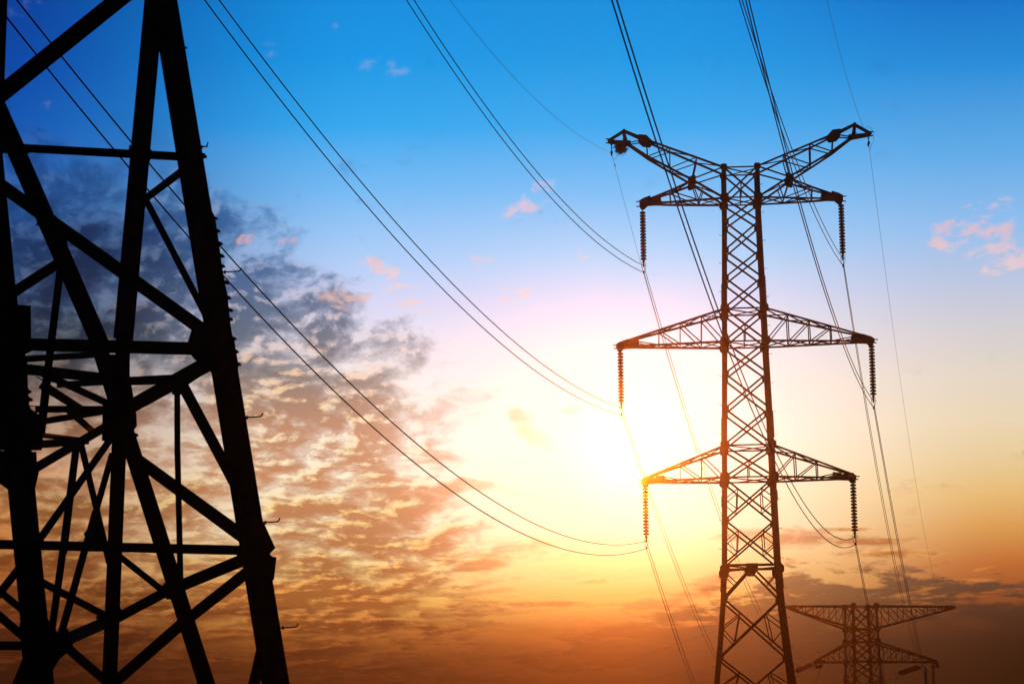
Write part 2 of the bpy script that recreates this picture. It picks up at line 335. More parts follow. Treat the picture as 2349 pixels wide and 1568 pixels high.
# ------------------------------------------------------------------ generic lattice pieces (tower frame: x along the arms, y away, z up)
FX, BX = Vector((0, -1, 0)), Vector((0, 1, 0))
class Tower:
    def __init__(s, root, hw, legw, brw):
        s.root, s.hw, s.legw, s.brw = root, hw, legw, brw
    def half(s, z):
        H = s.hw
        for (z0, h0), (z1, h1) in zip(H, H[1:]):
            if z0 <= z <= z1: return h0 + (h1 - h0) * (z - z0) / (z1 - z0)
        return H[0][1] if z < H[0][0] else H[-1][1]
    def c(s, sx, sy, z): h = s.half(z); return Vector((sx * h, sy * h, z))
    def legs(s, splices=()):
        for sx in (-1, 1):
            for sy in (-1, 1):
                bm = bmesh.new(); w = s.legw; t = w * .14
                zs = [a[0] for a in s.hw]
                for z0, z1 in zip(zs, zs[1:]):
                    p, q = s.c(sx, sy, z0), s.c(sx, sy, z1); k = Vector((sx * w / 2, sy * w / 2, 0)); p = p + k; q = q + k; d = q - p
                    boxf(bm, p, d, Vector((-sx * w, 0, 0)), Vector((0, -sy * t, 0)))
                    boxf(bm, p + Vector((0, -sy * t, 0)), d, Vector((-sx * t, 0, 0)), Vector((0, -sy * (w - t), 0)))
                leg = link('leg', bm, STEEL, s.root)
                for z, ln in splices:           # doubled splice plates standing a little proud
                    b2 = bmesh.new(); p = s.c(sx, sy, z) + Vector((sx * (w / 2 + .012), sy * (w / 2 + .012), 0)); q = s.c(sx, sy, z + ln) + Vector((sx * (w / 2 + .012), sy * (w / 2 + .012), 0)); d = q - p
                    boxf(b2, p, d, Vector((-sx * w * 1.0, 0, 0)), Vector((0, sy * .014, 0)))
                    boxf(b2, p, d, Vector((sx * .014, 0, 0)), Vector((0, -sy * w, 0)))
                    for kk in range(int(ln / .11)):
                        zz = z + .05 + kk * .11; pc = s.c(sx, sy, zz) + Vector((sx * (w / 2 + .02), sy * (w / 2 - .05), 0))
                        boxf(b2, pc - Vector((0, .012, .012)), Vector((sx * .035, 0, 0)), Vector((0, .024, 0)), Vector((0, 0, .024)))
                    link('splice_plate', b2, STEEL, leg)
    def xpanel(s, z0, z1, faces=('f', 'b'), w=None, single=False, flip=False):
        w = w or s.brw; out = []
        for f in faces:
            sy = {'f': -1, 'b': 1}.get(f)
            if sy: P = lambda sx, z: s.c(sx, sy, z) + Vector((0, sy * s.legw * .32, 0)); n = Vector((0, sy, 0))
            else:
                sxx = 1 if f == 'r' else -1
                P = lambda u, z, sxx=sxx: s.c(sxx, u, z) + Vector((sxx * s.legw * .32, 0, 0)); n = Vector((sxx, 0, 0))
            a = (P(-1, z0), P(1, z1), w, n); b = (P(1, z0) - n * w * .25, P(-1, z1) - n * w * .25, w, n)
            out += [b if flip else a] if single else [a, b]
        bars('brace', out, STEEL, s.root)
    def ring(s, z, w=None, name='strut', faces=('f', 'b', 'l', 'r')):
        w = w or s.brw; o = []
        k = s.legw * .2
        if 'f' in faces: o.append((s.c(-1, -1, z) + Vector((0, -k, 0)), s.c(1, -1, z) + Vector((0, -k, 0)), w, FX))
        if 'b' in faces: o.append((s.c(-1, 1, z) + Vector((0, k, 0)), s.c(1, 1, z) + Vector((0, k, 0)), w, BX))
        if 'l' in faces: o.append((s.c(-1, -1, z) + Vector((-k, 0, 0)), s.c(-1, 1, z) + Vector((-k, 0, 0)), w, Vector((-1, 0, 0))))
        if 'r' in faces: o.append((s.c(1, -1, z) + Vector((k, 0, 0)), s.c(1, 1, z) + Vector((k, 0, 0)), w, Vector((1, 0, 0))))
        bars(name, o, STEEL, s.root)
    def gusset(s, z, r, corners=((-1, -1), (1, -1), (-1, 1), (1, 1)), dx=0.0, skew=0.0):
        for sx, sy in corners:
            bm = bmesh.new(); c = s.c(sx, sy, z) + Vector((-sx * dx, sy * (s.legw * .5 + .02), 0))
            plate(bm, octo(c, (1, 0, 0), (0, 0, 1), r, .55), (0, 1, 0), .016)
            link('gusset_plate', bm, STEEL, s.root)
    def subs(s, z0, z1, w):                     # secondary bracing of a tall X panel, front and back
        zm = (z0 + z1) / 2
        for sy in (-1, 1):
            n = Vector((0, sy, 0)); off = Vector((0, sy * s.legw * .2, 0)); o = []
            for sx in (-1, 1):
                top = s.c(sx, sy, z1).lerp(s.c(-sx, sy, z0), .25) + off; bot = s.c(sx, sy, z0).lerp(s.c(-sx, sy, z1), .25) + off
                o += [(top, bot, w, n), (s.c(sx, sy, zm) + off, top, w, n), (s.c(sx, sy, zm) + off, bot, w, n)]
            bars('redundant_member', o, STEEL, s.root)
    def bolts(s, sx, sy, z0, z1, step, L=.15):
        k = 0; z = z0; side = 1
        while z < z1:
            bm = bmesh.new(); p = s.c(sx, sy, z) + Vector((sx * s.legw / 2, sy * s.legw * .2, 0))
            tube(bm, [p, p + Vector((sx * L * .8, 0, 0)), p + Vector((sx * L, 0, .035))], .011, 5)
            link('step_bolt', bm, STEEL, s.root); z += step

def arm(T, side, zl, zu, tipx, ztip, nodes, cw, bw, tiph=.22, name='cross_arm', tipw=.12, plates=True):
    """tapered cross-arm: two lower chords (level zl) and two upper chords (from zu at the body) meeting at the tip"""
    hl, hu = T.half(zl), T.half(zu); cr = bmesh.new(); ends = {}
    for sy in (-1, 1):
        n = Vector((0, sy, 0)); off = Vector((0, sy * T.legw * .3, 0))
        ends[sy] = (Vector((side * hl, sy * hl, zl)) + off, Vector((side * hu, sy * hu, zu)) + off, Vector((side * tipx, sy * tipw, ztip - tiph * .35)), Vector((side * tipx, sy * tipw, ztip + tiph * .45)))
        L0, U0, L1, U1 = ends[sy]
        angle(cr, L0, L1, cw, n); angle(cr, U0, U1, cw, n)
    A = link(name, cr, STEEL, T.root)
    br = []
    fr = [0] + [(nd - hl) / (tipx - hl) for nd in nodes]
    lo = {sy: [ends[sy][0].lerp(ends[sy][2], f) for f in fr] for sy in (-1, 1)}
    up = {sy: [ends[sy][1].lerp(ends[sy][3], f) for f in fr] for sy in (-1, 1)}
    for sy in (-1, 1):
        n = Vector((0, sy, 0))
        for i in range(1, len(fr)):
            br.append((lo[sy][i], up[sy][i], bw, n)); br.append((lo[sy][i - 1], up[sy][i], bw, n))
        i = len(fr) - 1
        br.append((lo[sy][i], ends[sy][3].lerp(up[sy][i], .25), bw, n))
    for i in range(1, len(fr)):
        for S_, nn in ((lo, Vector((0, 0, -1))), (up, Vector((0, 0, 1)))):
            br.append((S_[-1][i], S_[1][i], bw, nn))
            br.append((S_[-1][i - 1], S_[1][i], bw, nn)); br.append((S_[1][i - 1], S_[-1][i], bw, nn))
    bars('brace', br, STEEL, A)
    if plates:
        L1, U1 = ends[-1][2], ends[-1][3]; sx = side
        for sy in (-1, 1):                       # tapered end plates
            bm = bmesh.new(); y = sy * (tipw + cw * .5)
            P = lambda dx, dz, yy=0: Vector((sx * (tipx + dx), y + sy * yy, ztip + dz))
            plate(bm, [P(.12, -.12), P(.12, .05), P(-.05, .16), P(-.45, .30), P(-.52, .12), P(-1.0, .26), P(-1.05, -.12), P(-.25, -.16), P(-.12, -.30), P(.02, -.30)], (0, 1, 0), .02)
            link('end_plate', bm, STEEL, A)
        bm = bmesh.new()
        boxf(bm, Vector((sx * (tipx - .1), -.14, ztip - .02)), Vector((sx * .38, 0, 0)), Vector((0, .05, 0)), Vector((0, 0, .05)))
        link('end_lug', bm, STEEL, A); bm = bmesh.new()
        boxf(bm, Vector((sx * (tipx - .1), .09, ztip - .14)), Vector((sx * .34, 0, 0)), Vector((0, .05, 0)), Vector((0, 0, .05)))
        link('end_lug', bm, STEEL, A)
    return A

# ------------------------------------------------------------------ main suspension tower
MX, MY = 11.53, 118.0
YAW = Matrix.Rotation(radians(-3.8), 3, 'Z')
def mw(x, y, z): return Vector((MX, MY, 0)) + YAW @ Vector((x, y, z))
root = thing('transmission_tower', 'tall pylon right of centre with three cross-arm levels and a horn-shaped top', 'pylon', (MX, MY, 0), 'lattice towers of the power line', radians(-3.8))
T = Tower(root, [(0, 2.55), (3.6, 2.06), (5.59, 1.77), (7.28, 1.58), (9.35, 1.385), (10.9, 1.29), (14.3, 1.20), (18.4, 1.10), (21.1, 1.02), (25.3, .92), (28.3, .845), (30.75, .83)], .225, .088)
T.legs(splices=[(24.6, .55), (17.1, 1.3), (23.75, .9), (9.8, 1.2), (14.0, .5)])
for z0, z1 in [(29.2, 30.72), (27.95, 29.12), (26.5, 27.95), (25.1, 26.5), (23.6, 25.1), (21.95, 23.52), (20.3, 21.85), (18.55, 20.3), (16.8, 18.55), (15.2, 16.72), (13.1, 15.12), (11.0, 13.1), (6.5, 9.3), (3.5, 6.5), (0.2, 3.5)]:
    T.xpanel(z0, z1)
k = 0
for z0, z1 in [(29.2, 30.7), (27.95, 29.1), (26.5, 27.95), (25.1, 26.5), (23.6, 25.1), (21.95, 23.52), (20.3, 21.85), (18.55, 20.3), (16.8, 18.55), (15.2, 16.72), (13.1, 15.12), (11.0, 13.1), (6.5, 9.3), (3.5, 6.5), (.2, 3.5)]:
    T.xpanel(z0, z1, ('l', 'r'), single=True, flip=k % 2 == 1); k += 1
for z0, z1 in [(13.1, 15.12), (11.0, 13.1), (6.5, 9.3), (3.5, 6.5), (.2, 3.5)]: T.subs(z0, z1, .05)
for z in (29.17, 30.72, 23.55, 21.9, 16.75, 15.18): T.ring(z, .075)
# flat X in plan at the arm levels, with small central posts
pl = []
for z in (29.17, 30.72, 23.55, 21.9, 16.75, 15.18, 10.86):
    pl += [(T.c(-1, -1, z - .03), T.c(1, 1, z - .03), .055, (0, 0, -1)), (T.c(1, -1, z - .09), T.c(-1, 1, z - .09), .055, (0, 0, -1))]
bars('plan_brace', pl, STEEL, root)
po = []
for z0, z1 in ((29.17, 29.98), (21.9, 22.75), (15.18, 16.0)):
    for sy in (-1, 1):
        h = T.half(z0); po.append((Vector((0, sy * (h + .02), z0)), Vector((0, sy * (h + .02), z1)), .055, (0, sy, 0)))
bars('centre_post', po, STEEL, root)
# belt and inverted V below it
be = []
for sy in (-1, 1):
    n = Vector((0, sy, 0)); o_ = Vector((0, sy * .06, 0))
    be += [(T.c(-1, sy, 10.9) + o_, T.c(1, sy, 10.9) + o_, .13, n)]
    m_ = Vector((0, sy * T.half(10.9), 10.72)) + o_
    be += [(m_ + Vector((-.1, 0, 0)), T.c(-1, sy, 9.35) + o_, .10, n), (m_ + Vector((.1, 0, 0)), T.c(1, sy, 9.35) + o_, .10, n)]
bars('belt_member', be, STEEL, root)
rd = []
for sy in (-1, 1):
    for sx in (-1, 1):
        m_ = Vector((0, sy * T.half(10.9), 10.72)); q = m_.lerp(T.c(sx, sy, 9.35), .52)
        rd.append((T.c(sx, sy, 10.6), q, .05, Vector((0, sy, 0))))
bars('redundant_member', rd, STEEL, root)
for sy in (-1, 1):
    bm = bmesh.new(); h = T.half(10.7) + .1
    plate(bm, [(-.28, sy * h, 10.98), (.28, sy * h, 10.98), (.3, sy * h, 10.78), (.17, sy * h, 10.55), (-.12, sy * h, 10.55), (-.3, sy * h, 10.78)], (0, 1, 0), .02)
    link('gusset_plate', bm, STEEL, root)
for z, r in ((29.17, .22), (30.72, .17), (23.55, .22), (21.9, .23), (16.75, .22), (15.18, .24), (10.7, .24)): T.gusset(z, r)
for z in (27.95, 26.5, 25.1, 20.3, 18.55, 13.1, 9.35, 6.5): T.gusset(z, .13, dx=.07)
T.bolts(1, -1, 1.2, 30, 1.43); T.bolts(-1, 1, 1.9, 30.2, 1.43)
for side in (-1, 1):
    arm(T, side, 21.9, 23.55, 6.25, 21.98, [2.15, 3.2, 4.25], .098, .054)
    arm(T, side, 15.18, 16.75, 5.12, 15.22, [2.3, 3.35], .098, .054)
    # --- top: horn rising outwards and crossing the upper conductor arm at a knot
    s = side
    cr = bmesh.new(); up, lo = {}, {}
    yh = lambda x: max(.16, .83 - (abs(x) - .83) * .135)
    for sy in (-1, 1):
        n = Vector((0, sy, 0))
        up[sy] = [Vector((s * x, sy * yh(x), z)) for x, z in ((.85, 30.75), (2.17, 31.33), (3.5, 31.9), (4.68, 32.42), (5.77, 32.95), (6.5, 32.5))]
        lo[sy] = [Vector((s * x, sy * yh(x), z)) for x, z in ((.95, 29.25), (2.43, 30.22), (3.5, 30.86), (4.6, 31.53), (5.62, 32.28), (6.5, 32.38))]
        for a, b in zip(up[sy], up[sy][1:]): angle(cr, a, b, .098, n)
        for a, b in zip(lo[sy], lo[sy][1:]): angle(cr, a, b, .105, n)
    A = link('earth_wire_horn', cr, STEEL, root)
    br = []
    for sy in (-1, 1):
        n = Vector((0, sy, 0)); u, l = up[sy], lo[sy]
        br += [(l[1], u[1], .058, n), (l[2], u[1], .054, n), (l[2], u[2], .058, n), (l[3], u[2], .054, n), (l[3], u[3], .06, n), (l[4], u[4], .09, n), (l[4], u[3], .06, n), (l[1], u[0], .07, n)]
    for i in range(1, 5):
        for S_ in (up, lo):
            br += [(S_[-1][i], S_[1][i], .054, (0, 0, -1)), (S_[-1][i - 1], S_[1][i], .054, (0, 0, -1))]
    bars('brace', br, STEEL, A)
    for sy in (-1, 1):
        y = sy * (yh(4.5) + .06); bm = bmesh.new()
        plate(bm, [(s * 5.05, y, 32.66), (s * 4.65, y, 32.62), (s * 4.35, y, 32.3), (s * 4.5, y, 32.14), (s * 4.85, y, 32.2), (s * 5.08, y, 32.42)], (0, 1, 0), .02); link('gusset_plate', bm, STEEL, A)
        y = sy * (yh(5.77) + .05); bm = bmesh.new()
        plate(bm, [(s * 5.70, y, 33.0), (s * 5.84, y, 33.0), (s * 5.86, y, 32.75), (s * 5.80, y, 32.6), (s * 5.86, y, 32.45), (s * 5.66, y, 32.45), (s * 5.74, y, 32.6)], (0, 1, 0), .02); link('end_plate', bm, STEEL, A); bm = bmesh.new()
        plate(bm, [(s * 5.45, y, 32.40), (s * 6.2, y, 32.44), (s * 6.6, y, 32.52), (s * 6.62, y, 32.38), (s * 6.2, y, 32.3), (s * 5.7, y, 32.22), (s * 5.4, y, 32.12)], (0, 1, 0), .02); link('end_plate', bm, STEEL, A)
    bm = bmesh.new(); boxf(bm, Vector((s * 6.35, -.16, 32.5)), Vector((s * .36, 0, 0)), Vector((0, .05, 0)), Vector((0, 0, .05))); link('end_lug', bm, STEEL, A); bm = bmesh.new(); boxf(bm, Vector((s * 6.35, .11, 32.36)), Vector((s * .36, 0, 0)), Vector((0, .05, 0)), Vector((0, 0, .05))); link('end_lug', bm, STEEL, A)
    # knot plates
    for sy in (-1, 1):
        y = sy * (yh(2.43) + .07); bm = bmesh.new()
        plate(bm, octo((s * 2.43, y, 30.18), (1, 0, -.35 * s), (0, 0, 1), .20, .6), (0, 1, 0), .02); link('gusset_plate', bm, STEEL, A)
    # upper conductor arm
    cr = bmesh.new(); ul, ll = {}, {}
    for sy in (-1, 1):
        n = Vector((0, sy, 0))
        ll[sy] = [Vector((s * x, sy * max(.13, .86 - (x - .85) * .18), z)) for x, z in ((.9, 29.17), (2.1, 29.15), (3.5, 29.14), (4.9, 29.17))]
        ul[sy] = [Vector((s * x, sy * max(.13, .84 - (x - .85) * .18), z)) for x, z in ((2.43, 30.15), (3.55, 29.72), (4.9, 29.26))]
        for a, b in zip(ll[sy], ll[sy][1:]): angle(cr, a, b, .098, n)
        for a, b in zip(ul[sy], ul[sy][1:]): angle(cr, a, b, .098, n)
    A = link('cross_arm', cr, STEEL, root); br = []
    for sy in (-1, 1):
        n = Vector((0, sy, 0)); u, l = ul[sy], ll[sy]
        br += [(l[1], u[0], .055, n), (l[1], lo[sy][0].lerp(lo[sy][1], .62), .054, n), (l[2], u[1], .058, n), (l[1], u[1], .054, n), (u[0], lo[sy][0].lerp(lo[sy][1], .99), .058, n)]
    for i in range(1, 4):
        br += [(ll[-1][i], ll[1][i], .054, (0, 0, -1)), (ll[-1][i - 1], ll[1][i], .054, (0, 0, -1)), (ll[1][i - 1], ll[-1][i], .054, (0, 0, -1))]
    for i in range(1, 3): br += [(ul[-1][i], ul[1][i], .054, (0, 0, 1)), (ul[-1][i - 1], ul[1][i], .054, (0, 0, 1)), (ul[1][i - 1], ul[-1][i], .054, (0, 0, 1))]
    bars('brace', br, STEEL, A)
    for sy in (-1, 1):
        y = sy * .2; bm = bmesh.new(); X0 = 4.95
        P = lambda dx, dz: Vector((s * (X0 + dx), y, 29.2 + dz))
        plate(bm, [P(.12, -.16), P(.12, .1), P(-.08, .22), P(-.42, .34), P(-.5, .14), P(-.95, .25), P(-1.0, -.08), P(-.3, -.12), P(-.1, -.30), P(.04, -.30)], (0, 1, 0), .02); link('end_plate', bm, STEEL, A)
    bm = bmesh.new(); boxf(bm, Vector((s * 4.9, -.2, 29.22)), Vector((s * .33, 0, 0)), Vector((0, .05, 0)), Vector((0, 0, .05))); link('end_lug', bm, STEEL, A); bm = bmesh.new(); boxf(bm, Vector((s * 4.9, .15, 29.05)), Vector((s * .33, 0, 0)), Vector((0, .05, 0)), Vector((0, 0, .05))); link('end_lug', bm, STEEL, A)

# ------------------------------------------------------------------ insulator strings
def disc_mesh(r=.155, name='disc'):
    bm = bmesh.new()
    lathe(bm, [(.02, .085), (.052, .08), (.062, .055), (.115, .040), (r * .96, .008), (r, -.024), (r * .95, -.052), (r * .80, -.044), (r * .64, -.066), (r * .5, -.050), (.05, -.064), (.02, -.09)], 18)
    me = bpy.data.meshes.new(name); bmesh.ops.recalc_face_normals(bm, faces=bm.faces); bm.to_mesh(me); bm.free(); me.materials.append(GLAZE)
    for p in me.polygons: p.use_smooth = True
    return me
DISC = disc_mesh()
def cp(o, parent=None):
    c = o.copy(); COL.objects.link(c); c.parent = parent; return c
def copy_tree(o, parent=None):
    c = cp(o, parent)
    for ch in [x for x in o.children]: copy_tree(ch, c)
    return c
def suspension_string():
    r = thing('insulator_string', 'x', 'insulator', (0, 0, 0), 'insulator strings hanging from the big tower')
    bm = bmesh.new(); tube(bm, [(0, 0, .28), (0, 0, -.08)], .018, 6); plate(bm, [(-.06, 0, .3), (.06, 0, .3), (.05, 0, .1), (-.05, 0, .1)], (0, 1, 0), .02); link('hanger_link', bm, STEEL, r)
    for k in range(16):
        d = bpy.data.objects.new('disc', DISC); COL.objects.link(d); d.parent = r; d.location = (0, 0, -.14 - k * .157)
        d.rotation_euler = (random.uniform(-.04, .04), random.uniform(-.04, .04), 0)
    zb = -2.62
    bm = bmesh.new(); tube(bm, [(0, 0, zb + .08), (0, 0, zb - .16)], .035, 8); boxf(bm, Vector((-.05, -.05, zb - .12)), Vector((.1, 0, 0)), Vector((0, .1, 0)), Vector((0, 0, .16))); link('yoke', bm, STEEL, r)
    bm = bmesh.new()
    for sx in (-1, 1): tube(bm, [(sx * .05, 0, zb), (sx * .095, 0, zb - .08), (sx * .095, 0, zb - .36), (sx * .05, 0, zb - .5)], .011, 5)
    for zz in (-.18, -.27): tube(bm, [(-.14, 0, zb + zz), (.14, 0, zb + zz)], .012, 5)
    link('clamp_frame', bm, STEEL, r)
    for zz in (-.23, -.58):
        bm = bmesh.new(); tube(bm, [(0, -.16, zb + zz - .02), (0, -.06, zb + zz), (0, .06, zb + zz), (0, .16, zb + zz - .02)], [.028, .05, .05, .028], 8)
        boxf(bm, Vector((-.035, -.04, zb + zz)), Vector((.07, 0, 0)), Vector((0, .08, 0)), Vector((0, 0, .09))); link('wire_clamp', bm, STEEL, r)
    return r
S0 = suspension_string()
CAPS = {}
spots = [(-4.92, 28.85, 'A', 'insulator string under the topmost left cross-arm of the big tower, dark brown'),
         (-6.17, 21.72, 'B', 'orange insulator string under the long middle left cross-arm of the big tower'),
         (-5.07, 15.10, 'C', 'bright yellow-orange insulator string under the lowest left cross-arm, next to the sun'),
         (4.97, 28.95, 'D', 'near black insulator string under the topmost right cross-arm of the big tower'),
         (6.22, 21.8, 'E', 'dark insulator string under the long middle right cross-arm of the big tower'),
         (5.08, 15.12, 'F', 'dark insulator string under the lowest right cross-arm, above the drooping twin wires')]
for i, (x, z, key, lab) in enumerate(spots):
    o = S0 if i == 0 else copy_tree(S0)
    o.location = mw(x, 0, z); o.rotation_euler = (0, 0, radians(-3.8)); o['label'] = lab
    CAPS[key] = (mw(x, 0, z - 2.62 - .23), mw(x, 0, z - 2.62 - .58))

# earth wire clamps hanging from the horn tips
def earth_clamp():
    r = thing('earth_wire_clamp', 'x', 'clamp', (0, 0, 0), 'earth wire clamps at the horn tips')
    bm = bmesh.new(); tube(bm, [(0, 0, .05), (0, 0, -.4)], .022, 6); boxf(bm, Vector((-.045, -.03, -.12)), Vector((.09, 0, 0)), Vector((0, .06, 0)), Vector((0, 0, .06))); boxf(bm, Vector((-.04, -.03, -.25)), Vector((.08, 0, 0)), Vector((0, .06, 0)), Vector((0, 0, .05))); link('hanger_link', bm, STEEL, r)
    bm = bmesh.new(); tube(bm, [(-.02, -.22, -.43), (0, -.07, -.48), (0, .07, -.5), (.02, .3, -.6)], [.025, .07, .06, .02], 8); link('wire_clamp', bm, STEEL, r)
    return r
e1 = earth_clamp(); e1.location = mw(-6.42, 0, 32.33); e1['label'] = 'small clamp hanging from the left horn tip beside the bird nest'
e2 = copy_tree(e1); e2.location = mw(6.45, 0, 32.45); e2['label'] = 'small clamp hanging from the right horn tip of the big tower'
def tagm(o, label, cat, group=None):
    o['label'] = label; o['category'] = cat
    if group: o['group'] = group
    return o
bm = bmesh.new(); c = mw(6.45, 0, 31.9)
tube(bm, [c + Vector(p) for p in ((-.25, 0, .75), (-.05, 0, .93), (.12, 0, .9), (.27, 0, .6), (.26, 0, .2), (.1, 0, -.1), (.07, 0, -.3))], .008, 5)
tagm(link('bonding_loop', bm, WIRE), 'thin wire loop curling up past the right horn tip of the big tower', 'wire loop', 'bonding loops at the horn tips')
bm = bmesh.new(); c = mw(-6.4, 0, 31.6)
tube(bm, [c + Vector(p) for p in ((.5, 0, .62), (.38, 0, .3), (.2, 0, 0), (.06, 0, -.16), (.13, 0, -.42))], .009, 5)
tube(bm, [c + Vector(p) for p in ((.13, 0, -.36), (.14, 0, -.48))], .03, 6)
tagm(link('bonding_loop', bm, WIRE), 'slack wire drooping below the bird nest at the left horn tip', 'wire loop', 'bonding loops at the horn tips')
# bird nest of twigs under the left horn tip
bm = bmesh.new(); c = mw(-5.95, 0, 32.16); rr = random.Random(4)
for k in range(1100):
    a = rr.uniform(0, 2 * pi); rad = abs(rr.gauss(.10, .085)); zz = rr.uniform(-.34, .12) * (1 - rad * .9)
    p = c + Vector((cos(a) * rad * 1.25, sin(a) * rad * .8, zz)); d = Vector((rr.gauss(0, 1), rr.gauss(0, 1), rr.gauss(-.3, .5))).normalized() * rr.uniform(.08, .22)
    if k % 12 == 0: d = Vector((rr.gauss(0, .1), 0, -rr.uniform(.2, .36)))
    tube(bm, [p - d * .5, p + d * .5], .011, 3, False)
tagm(link('bird_nest', bm, TWIG), 'shaggy twig bird nest wedged under the left horn tip of the big tower', 'bird nest')

# ------------------------------------------------------------------ far tension tower
PSI = radians(11.2); FO = Vector((38.44, 270, 0)); FE = Vector((cos(PSI), sin(PSI), 0)); FN = Vector((-sin(PSI), cos(PSI), 0))
GZ = ground_z(38.4, 270)
root2 = thing('transmission_tower', 'small far pylon at bottom right with a flat wide top arm', 'pylon', (FO.x, FO.y, 0), 'lattice towers of the power line', PSI)
def far(e_, z, y=0.0): return FO + FE * e_ + FN * y + Vector((0, 0, z))
T2 = Tower(root2, [(GZ, 3.3), (-2, 2.0), (5, 1.6), (10.5, 1.49), (12.3, 1.42), (15.8, 1.36), (18.35, 1.33)], .28, .11)
T2.legs(splices=[(9.8, 1.0)])
lv = [18.35, 15.85, 14.45, 12.3, 10.35, 8.4, 6.5, 5.0, 3.2, 1.4, -.4, -2.6, -5.2, -8.2, -11.4, GZ + .05]
for i, (z1, z0) in enumerate(zip(lv, lv[1:])):
    T2.xpanel(z0, z1, ('f', 'b'), w=.14)
    if z0 > -3: T2.xpanel(z0, z1, ('l', 'r'), w=.105)
for z in (18.35, 15.85, 14.45, 12.3, 6.5, 5.0, 1.4, -.4): T2.ring(z, .13); T2.gusset(z, .34)
for z in (10.35, 8.4): T2.gusset(z, .27)
pl = []
for z in (15.85, 14.45, 12.3):
    pl += [(T2.c(-1, -1, z), T2.c(1, 1, z), .07, (0, 0, -1)), (T2.c(1, -1, z - .08), T2.c(-1, 1, z - .08), .07, (0, 0, -1))]
bars('plan_brace', pl, STEEL, root2)
def far_top_arm(side, tipx, nodes):
    cr = bmesh.new(); lo, up = {}, {}
    for sy in (-1, 1):
        n = Vector((0, sy, 0)); h = 1.33; yy = lambda x: h + (.14 - h) * (x - h) / (tipx - h)
        xs = [h] + nodes + [tipx - .3]
        up[sy] = [Vector((side * x, sy * (yy(x) + .05), 18.38)) for x in xs]
        lo[sy] = [Vector((side * x, sy * (yy(x) + .05), 15.85 + (18.12 - 15.85) * (x - h) / (tipx - .3 - h))) for x in xs]
        angle(cr, up[sy][0], up[sy][-1], .15, n); angle(cr, lo[sy][0], lo[sy][-1], .18, n)
    A = link('earth_wire_arm', cr, STEEL, root2); br = []
    for sy in (-1, 1):
        n = Vector((0, sy, 0))
        for i in range(1, len(nodes) + 1):
            br.append((lo[sy][i], up[sy][i], .07, n)); br.append((lo[sy][i], up[sy][i - 1], .075, n))
    for i in range(1, len(nodes) + 2):
        for S_ in (up, lo):
            br.append((S_[-1][i], S_[1][i], .05, (0, 0, -1))); br.append((S_[-1][i - 1], S_[1][i], .05, (0, 0, -1)))
    bars('brace', br, STEEL, A)
    bm = bmesh.new()
    for sy in (-1, 1): plate(bm, [(side * (tipx - 1.0), sy * .2, 18.5), (side * (tipx + .1), sy * .2, 18.42), (side * (tipx + .1), sy * .2, 18.16), (side * (tipx - 1.0), sy * .2, 17.95)], (0, 1, 0), .03)
    for k in range(5): boxf(bm, Vector((side * (tipx - .9 + k * .22), -.03, 18.46)), Vector((.06, 0, 0)), Vector((0, .06, 0)), Vector((0, 0, .1)))
    link('end_plate', bm, STEEL, A)
far_top_arm(-1, 8.6, [2.5, 4.0, 5.3, 6.6, 7.6]); far_top_arm(1, 11.0, [2.8, 4.6, 6.2, 7.6, 8.9, 10.0])
for (side, zl, zu, tx, nd) in [(-1, 12.25, 14.4, 5.45, [3.0, 4.2]), (1, 12.25, 14.4, 8.6, [2.9, 4.3, 5.7, 7.0]), (-1, 5.0, 6.5, 7.4, [3.0, 4.6, 6.0]), (1, 4.9, 6.5, 8.0, [3.0, 4.6, 6.2]), (-1, -.4, 1.4, 8.7, [3.4, 5.2, 7.0]), (1, -.4, 1.4, 12.2, [3.4, 5.6, 8.0, 10])]:
    arm(T2, side, zl, zu, tx, zl + .03, nd, .16, .075, tiph=.25, tipw=.2)

# far tower insulators: tension strings and hanging jumper strings (16 sheds each)
DISCB = disc_mesh(.21, 'disc')
def string_between(p, q, n, label, double=True, group='insulator strings on the far tower', r=.15):
    p, q = Vector(p), Vector(q); d = q - p; L = d.length; dn = d.normalized()
    rt = thing('insulator_string', label, 'insulator', p, group)
    rot = (-dn).to_track_quat('Z', 'Y').to_euler(); side = dn.cross(Vector((0, 0, 1)));
    side = Vector((0, 0, 1)) if side.length < .2 else side.normalized()
    # twin strings lie one above the other across the pull
    upv = side.cross(dn).normalized()
    for s_ in ((-.17, .17) if double else (0,)):
        for k in range(n):
            o = bpy.data.objects.new('disc', DISCB); COL.objects.link(o); o.parent = rt
            o.location = dn * (.35 + (L - .7) * k / (n - 1)) + side * s_ * 1.2 + upv * s_ * .4; o.rotation_euler = rot
    bm = bmesh.new(); tube(bm, [(0, 0, 0), dn * .3], .03, 6); tube(bm, [dn * (L - .3), dn * L], .03, 6)
    if double:
        for a in (.28, L - .28): tube(bm, [dn * a - side * .25 - upv * .08, dn * a + side * .25 + upv * .08], .03, 6)
    link('yoke', bm, STEEL, rt); return rt
sL0, sL1 = far(-5.6, 12.16, -.2), at(1821, 1541, 268.5)
string_between(sL0, sL1, 15, 'tilted double insulator string pointing down left from the far tower left arm tip')
sR0 = at(*(((3100 + 1715 * .34057) / 1.7437), ((2350 + 918 * .34057) / 1.7437)), 271.0)
sR1 = at(*(((3100 + 1448 * .34057) / 1.7437), ((2350 + 1008 * .34057) / 1.7437)), 269.6)
string_between(sR0, sR1, 15, 'tilted double insulator string under the far tower right arm, pointing down left')
